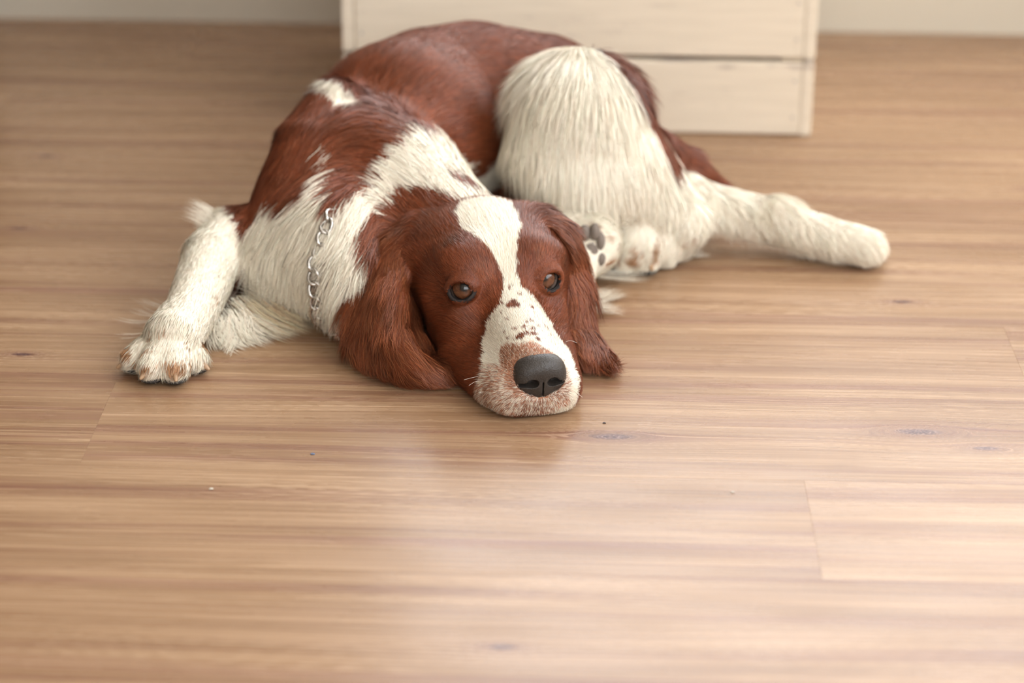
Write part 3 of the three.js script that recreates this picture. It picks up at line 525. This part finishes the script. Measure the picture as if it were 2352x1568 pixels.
[[[540, 700], [590, 752], [650, 790]], [[560, 690], [640, 745], [712, 772]], [[530, 730], [560, 775], [600, 800]], [[600, 690], [660, 735], [700, 755]], [[525, 740], [530, 780], [545, 803]], [[640, 690], [690, 725], [725, 742]], [[520, 755], [505, 785], [497, 800]]].forEach((g, i) => tuft([[...g[0], { h: 0.016 }], [...g[1], { h: 0.005 }], [...g[2], { h: 0.0015 }]], 150, 0.02, 0.022, 0.0005, i % 2 ? 'straw' : 'cream', 10 + i));
[[[385, 705], [345, 694], [318, 682]], [[375, 735], [320, 738], [262, 727]], [[345, 765], [300, 770], [262, 768]], [[375, 725], [330, 716], [300, 702]]].forEach((g, i) => tuft([[...g[0], { h: 0.02 }], [...g[1], { h: 0.014 }], [...g[2], { h: 0.01 }]], 9, 0.004, 0.008, 0.0003, 'cream', 30 + i));
[[[1350, 690], [1395, 676], [1425, 668]], [[1350, 705], [1395, 706], [1432, 712]], [[1370, 628], [1430, 634], [1500, 636]], [[1180, 480], [1220, 465], [1265, 452]], [[1560, 575], [1590, 580], [1615, 576]]].forEach((g, i) => tuft([[...g[0], { h: 0.012 }], [...g[1], { h: 0.005 }], [...g[2], { h: 0.002 }]], 60, 0.01, 0.014, 0.0004, 'cream', 40 + i));

const DOG = group('dog', V(0, 0, -0.2));
tag(DOG, 'red and white spaniel lying with its chin on the floor', 'dog');
const netGeo = (n) => { const g = new THREE.BufferGeometry(); g.setAttribute('position', new THREE.BufferAttribute(n.pos, 3)); g.setAttribute('normal', new THREE.BufferAttribute(n.nor, 3)); g.setAttribute('color', new THREE.BufferAttribute(n.col, 3)); g.setIndex(new THREE.BufferAttribute(n.idx, 1)); return g; };
const skinMat = new THREE.MeshStandardMaterial({ vertexColors: true, roughness: 0.8 });
const furMat = new THREE.MeshPhysicalMaterial({ vertexColors: true, roughness: 0.42, specularIntensity: 0.7 });
const bodyGeo = mergeGeometries([netGeo(bodyNet), netGeo(headNet)]).translate(0, 0, 0.2);
mesh('body', bodyGeo, skinMat, DOG);
for (const [k, name, label] of [['head', 'head_fur', 'short chestnut coat with a white blaze and freckled muzzle'], ['earA', 'ear_fur', 'wavy chestnut hair of the ear'], ['earB', 'ear_fur', 'wavy chestnut hair of the ear'], ['body', 'body_fur', 'chestnut and white coat'], ['legs', 'leg_fur', 'short white coat of the legs with brown flecks'], ['feather', 'thigh_feathering', 'long cream hair hanging from the thigh']]) {
  const m = mesh(name, coats[k].geometry(0.2), furMat, DOG); m.userData.kind = 'stuff'; m.userData.label = label; coats[k] = null;
}
// nose leather
const HOLE = ell([0.0078, 0.0302, 0.0135], [0.0046, 0.0036, 0.0085]), SLIT = ell([0.0135, 0.0288, 0.0105], [0.0055, 0.0018, 0.0065]);
const D = (p) => p.clone().add(V(0, 0, 0.2));
{
  const parts = [ell([0, 0.0373, 0.0022], [0.0192, 0.0124, 0.013]), ell([-0.0108, 0.0305, 0.005], [0.0092, 0.0105, 0.0082]), ell([0.0108, 0.0305, 0.005], [0.0092, 0.0105, 0.0082]), ell([0, 0.0255, 0.0058], [0.0105, 0.0105, 0.0085])];
  const f = (x, y, z) => {
    let d = primDist(parts[0], x, y, z); for (let i = 1; i < 4; i++) d = smin(d, primDist(parts[i], x, y, z), 0.005);
    const ax = Math.abs(x);
    d = Math.max(d, -smin(primDist(HOLE, ax, y, z), primDist(SLIT, ax, y, z), 0.002));
    const gr = Math.max(ax - 0.0005 - 0.0004 * smooth(0.028, 0.016, y), y - 0.031, 0.0108 - z); if (gr < 0.003) d = Math.max(d, -gr);
    return d + 0.00014 * noise3(x * 900, y * 900, z * 900);
  };
  const n = surfaceNets(f, mm(-24, 12, -14), mm(24, 54, 20), 0.0006);
  const g = new THREE.BufferGeometry(); g.setAttribute('position', new THREE.BufferAttribute(n.pos, 3)); g.setAttribute('normal', new THREE.BufferAttribute(n.nor, 3)); g.setIndex(new THREE.BufferAttribute(n.idx, 1));
  const nose = mesh('nose', g, new THREE.MeshPhysicalMaterial({ color: new THREE.Color().setRGB(0.034, 0.028, 0.024), roughness: 0.45, specularIntensity: 1 }), DOG);
  nose.position.copy(D(HEAD_O)); nose.rotation.y = HEAD_YAW; nose.userData.label = 'dark grey leathery nose';
}
// eyes
const rimMat = new THREE.MeshPhysicalMaterial({ color: new THREE.Color().setRGB(0.01, 0.008, 0.008), roughness: 0.6, specularIntensity: 0.5 });
const eyeMat = new THREE.MeshPhysicalMaterial({ vertexColors: true, roughness: 0.4, specularIntensity: 0.3, clearcoat: 1, clearcoatRoughness: 0.02 });
for (const e of EYES) {
  const g = new THREE.SphereGeometry(e.R, 64, 48), p = g.attributes.position, col = new Float32Array(p.count * 3), gaze = toHead(camP.clone()).sub(e.c).normalize().lerp(e.d, 0.25).add(V(0, 0.12, 0)).normalize(), R = rng(3);
  const ref = V(0, 1, 0);
  for (let i = 0; i < p.count; i++) {
    const d = V(p.getX(i), p.getY(i), p.getZ(i)).normalize(), a = Math.acos(clamp(d.dot(gaze), -1, 1)), th = Math.atan2(d.clone().cross(gaze).dot(ref), d.dot(ref));
    let c; const fib = 0.75 + 0.35 * noise2(th * 9, a * 5);
    if (a < 0.26) c = [0.006, 0.005, 0.005]; else if (a < 0.8) { const k = smooth(0.24, 0.36, a) * fib; c = [0.14 * k, 0.05 * k, 0.021 * k]; } else if (a < 0.92) c = [0.02, 0.012, 0.009]; else c = [0.13, 0.1, 0.085];
    col.set(c, i * 3);
  }
  g.setAttribute('color', new THREE.BufferAttribute(col, 3));
  const eye = mesh('eye', g, eyeMat, DOG); eye.position.copy(D(fromHead(e.c))); eye.rotation.y = HEAD_YAW; eye.userData.label = 'glossy dark brown eye';
  const curve = new THREE.CatmullRomCurve3(e.ring.map((q) => { const p = q.clone().sub(e.c), w = p.dot(e.d), a = p.addScaledVector(e.d, -w).multiplyScalar(1.01); return a.addScaledVector(e.d, w + 0.0006); }), true);
  const inner = e.ring[e.ring.reduce((b, q, i) => (-e.s * q.x > -e.s * e.ring[b].x ? i : b), 0)].clone().sub(e.c), car = mesh('tear_corner', new THREE.SphereGeometry(0.0021, 14, 10).scale(1.3, 0.8, 0.7), new THREE.MeshPhysicalMaterial({ color: new THREE.Color().setRGB(0.34, 0.15, 0.13), roughness: 0.25 }), eye); car.position.copy(inner.multiplyScalar(0.985)); car.userData.label = 'pink inner corner of the eye';
  const rim = mesh('eyelid_rim', new THREE.TubeGeometry(curve, 60, 0.0011, 8, true), rimMat, eye); rim.userData.label = 'black eyelid rim';
}

// whiskers
{
  const wm = new THREE.MeshStandardMaterial({ color: new THREE.Color().setRGB(0.85, 0.8, 0.72), roughness: 0.4 });
  for (const [a, b, c] of [[[1104, 863], [1085, 867], [1066, 872]], [[1106, 873], [1090, 877], [1077, 885]], [[1113, 898], [1106, 900], [1101, 902]], [[1104, 842], [1108, 847], [1112, 848]], [[1296, 786], [1310, 782], [1325, 787]], [[1320, 869], [1324, 870], [1328, 872]], [[1321, 877], [1326, 879], [1329, 884]], [[1318, 898], [1326, 903], [1338, 912]]]) {
    const p0 = onDog(a[0], a[1], headField), out = gradOf(headField, p0), p1 = atZ(b[0], b[1], p0.z + out.z * 0.006), p2 = atZ(c[0], c[1], p0.z + out.z * 0.01);
    const w = mesh('whisker', new THREE.TubeGeometry(new THREE.CatmullRomCurve3([D(p0), D(p1), D(p2)]), 10, 0.00012, 5), wm, DOG);
  }
}
// claws and pads
{
  const claw = new THREE.LatheGeometry([[0.0006, 0.0105], [0.0014, 0.0098], [0.0021, 0.007], [0.0026, 0.003], [0.0027, 0]].map((p) => new THREE.Vector2(...p)), 10);
  { const p = claw.attributes.position; for (let i = 0; i < p.count; i++) p.setZ(i, p.getZ(i) - 18 * p.getY(i) ** 2); claw.computeVertexNormals(); }
  const horn = new THREE.MeshPhysicalMaterial({ color: new THREE.Color().setRGB(0.42, 0.27, 0.16), roughness: 0.4 }), padMat = matte(0.03, 0.026, 0.024, 0.7), greyPad = matte(0.2, 0.165, 0.14, 0.85);
  toes.forEach(([A, Bq, rr], i) => {
    const f = Bq.clone().sub(A); f.y = 0; f.normalize();
    const c = mesh('claw', claw, horn, DOG); c.position.copy(D(Bq.clone().addScaledVector(f, rr * 0.72).add(V(0, rr * 0.1, 0)))); c.quaternion.setFromUnitVectors(V(0, 1, 0), f.clone().add(V(0, -1.0, 0)).normalize()); c.userData.label = 'pale horn claw';
    const pd = mesh('pad', new THREE.SphereGeometry(1, 16, 12), padMat, DOG); pd.position.copy(D(Bq.clone().addScaledVector(f, rr * 0.28))); pd.position.y = 0.0042; pd.scale.set(rr * (i < 8 ? 0.8 : 0.6), 0.0034, rr * (i < 8 ? 0.85 : 0.6)); pd.userData.label = 'black toe pad';
  });
  for (const [x, y, z, a, b] of [[1343, 535, -0.2375, 0.005, 0.007], [1366, 532, -0.2375, 0.0045, 0.0072], [1379, 554, -0.2385, 0.004, 0.008], [1354, 576, -0.237, 0.0085, 0.009], [1379, 592, -0.2385, 0.0045, 0.007]]) {
    const pd = mesh('pad', new THREE.SphereGeometry(1, 20, 14), greyPad, DOG); pd.position.copy(D(atZ(x, y, z))); pd.scale.set(a, b, 0.006); pd.userData.label = 'grey pad of the turned paw';
  }
}
// ---------------------------------------------------------------- steel chain collar
{
  const vis = [[768, 486], [757, 520], [749, 552], [741, 585], [738, 615], [742, 650], [745, 685], [750, 720], [758, 748], [775, 768], [795, 776]];
  const pts = vis.map(([x, y], i) => { const p = onDog(x, y, bodyField), n = gradOf(bodyField, p, 0.008); return p.addScaledVector(n, i < 1 ? 0.002 : i < 4 ? 0.005 : 0.0085); });
  for (const p of pts) p.y = Math.max(p.y, 0.006);
  pts.forEach((p, i) => { if (i >= 8) { const q = atH(vis[i][0], vis[i][1], 0.006); p.copy(q); } });
  const curve = new THREE.CatmullRomCurve3(pts), L = curve.getLength(), step = 0.0104, n = Math.floor(L / step), base = pts[9].clone().setY(0), chain = group('chain_collar', base);
  tag(chain, 'silver steel chain collar hanging loose from the dog\'s neck', 'collar');
  const sh = []; for (let i = 0; i < 40; i++) { const t = (i / 40) * 6.2832; sh.push(V(0.0045 * Math.cos(t), 0.0062 * Math.sin(t), 0.0013 * Math.sin(2 * t))); }
  const link = new THREE.TubeGeometry(new THREE.CatmullRomCurve3(sh, true), 40, 0.0016, 8, true), steel = new THREE.MeshStandardMaterial({ color: new THREE.Color().setRGB(0.5, 0.48, 0.45), metalness: 1, roughness: 0.27 });
  for (let i = 0; i < n; i++) {
    const u = (i + 0.5) / n, p = curve.getPointAt(u), t = curve.getTangentAt(u), o = V(0.05, 0.3, 0.95), y = t, z = o.addScaledVector(t, -o.dot(t)).normalize(), x = V().crossVectors(y, z);
    const m = mesh('link', link, steel, chain); m.position.copy(p).sub(base); m.quaternion.setFromRotationMatrix(new THREE.Matrix4().makeBasis(x, y, z)); m.rotateY(i % 2 ? 0.45 : -0.15);
  }
}
// crumbs on the floor
for (const [x, y, s, col, label] of [[718, 1042, 0.0011, [0.12, 0.16, 0.25], 'tiny blue speck of fluff on the floor before the ear'], [485, 1122, 0.0011, [0.6, 0.56, 0.47], 'tiny white crumb on the floor in front of the stretched paw'], [1683, 1130, 0.0009, [0.6, 0.55, 0.48], 'tiny white crumb beside the plank end joint'], [1388, 971, 0.0009, [0.05, 0.04, 0.04], 'tiny black speck above the round knot in the floor']]) {
  const g = new THREE.IcosahedronGeometry(s, 1), p = g.attributes.position; for (let i = 0; i < p.count; i++) { const k = 1 + 0.35 * noise3(p.getX(i) * 900, p.getY(i) * 900, p.getZ(i) * 900 + x); p.setXYZ(i, p.getX(i) * k * 1.5, p.getY(i) * k * 0.5, p.getZ(i) * k); } g.computeVertexNormals();
  const m = mesh(numbered('crumb'), g, matte(...col), scene); m.position.copy(atH(x, y, s * 0.42)); tag(m, label, 'crumb');
}
renderer.render(scene, camera);
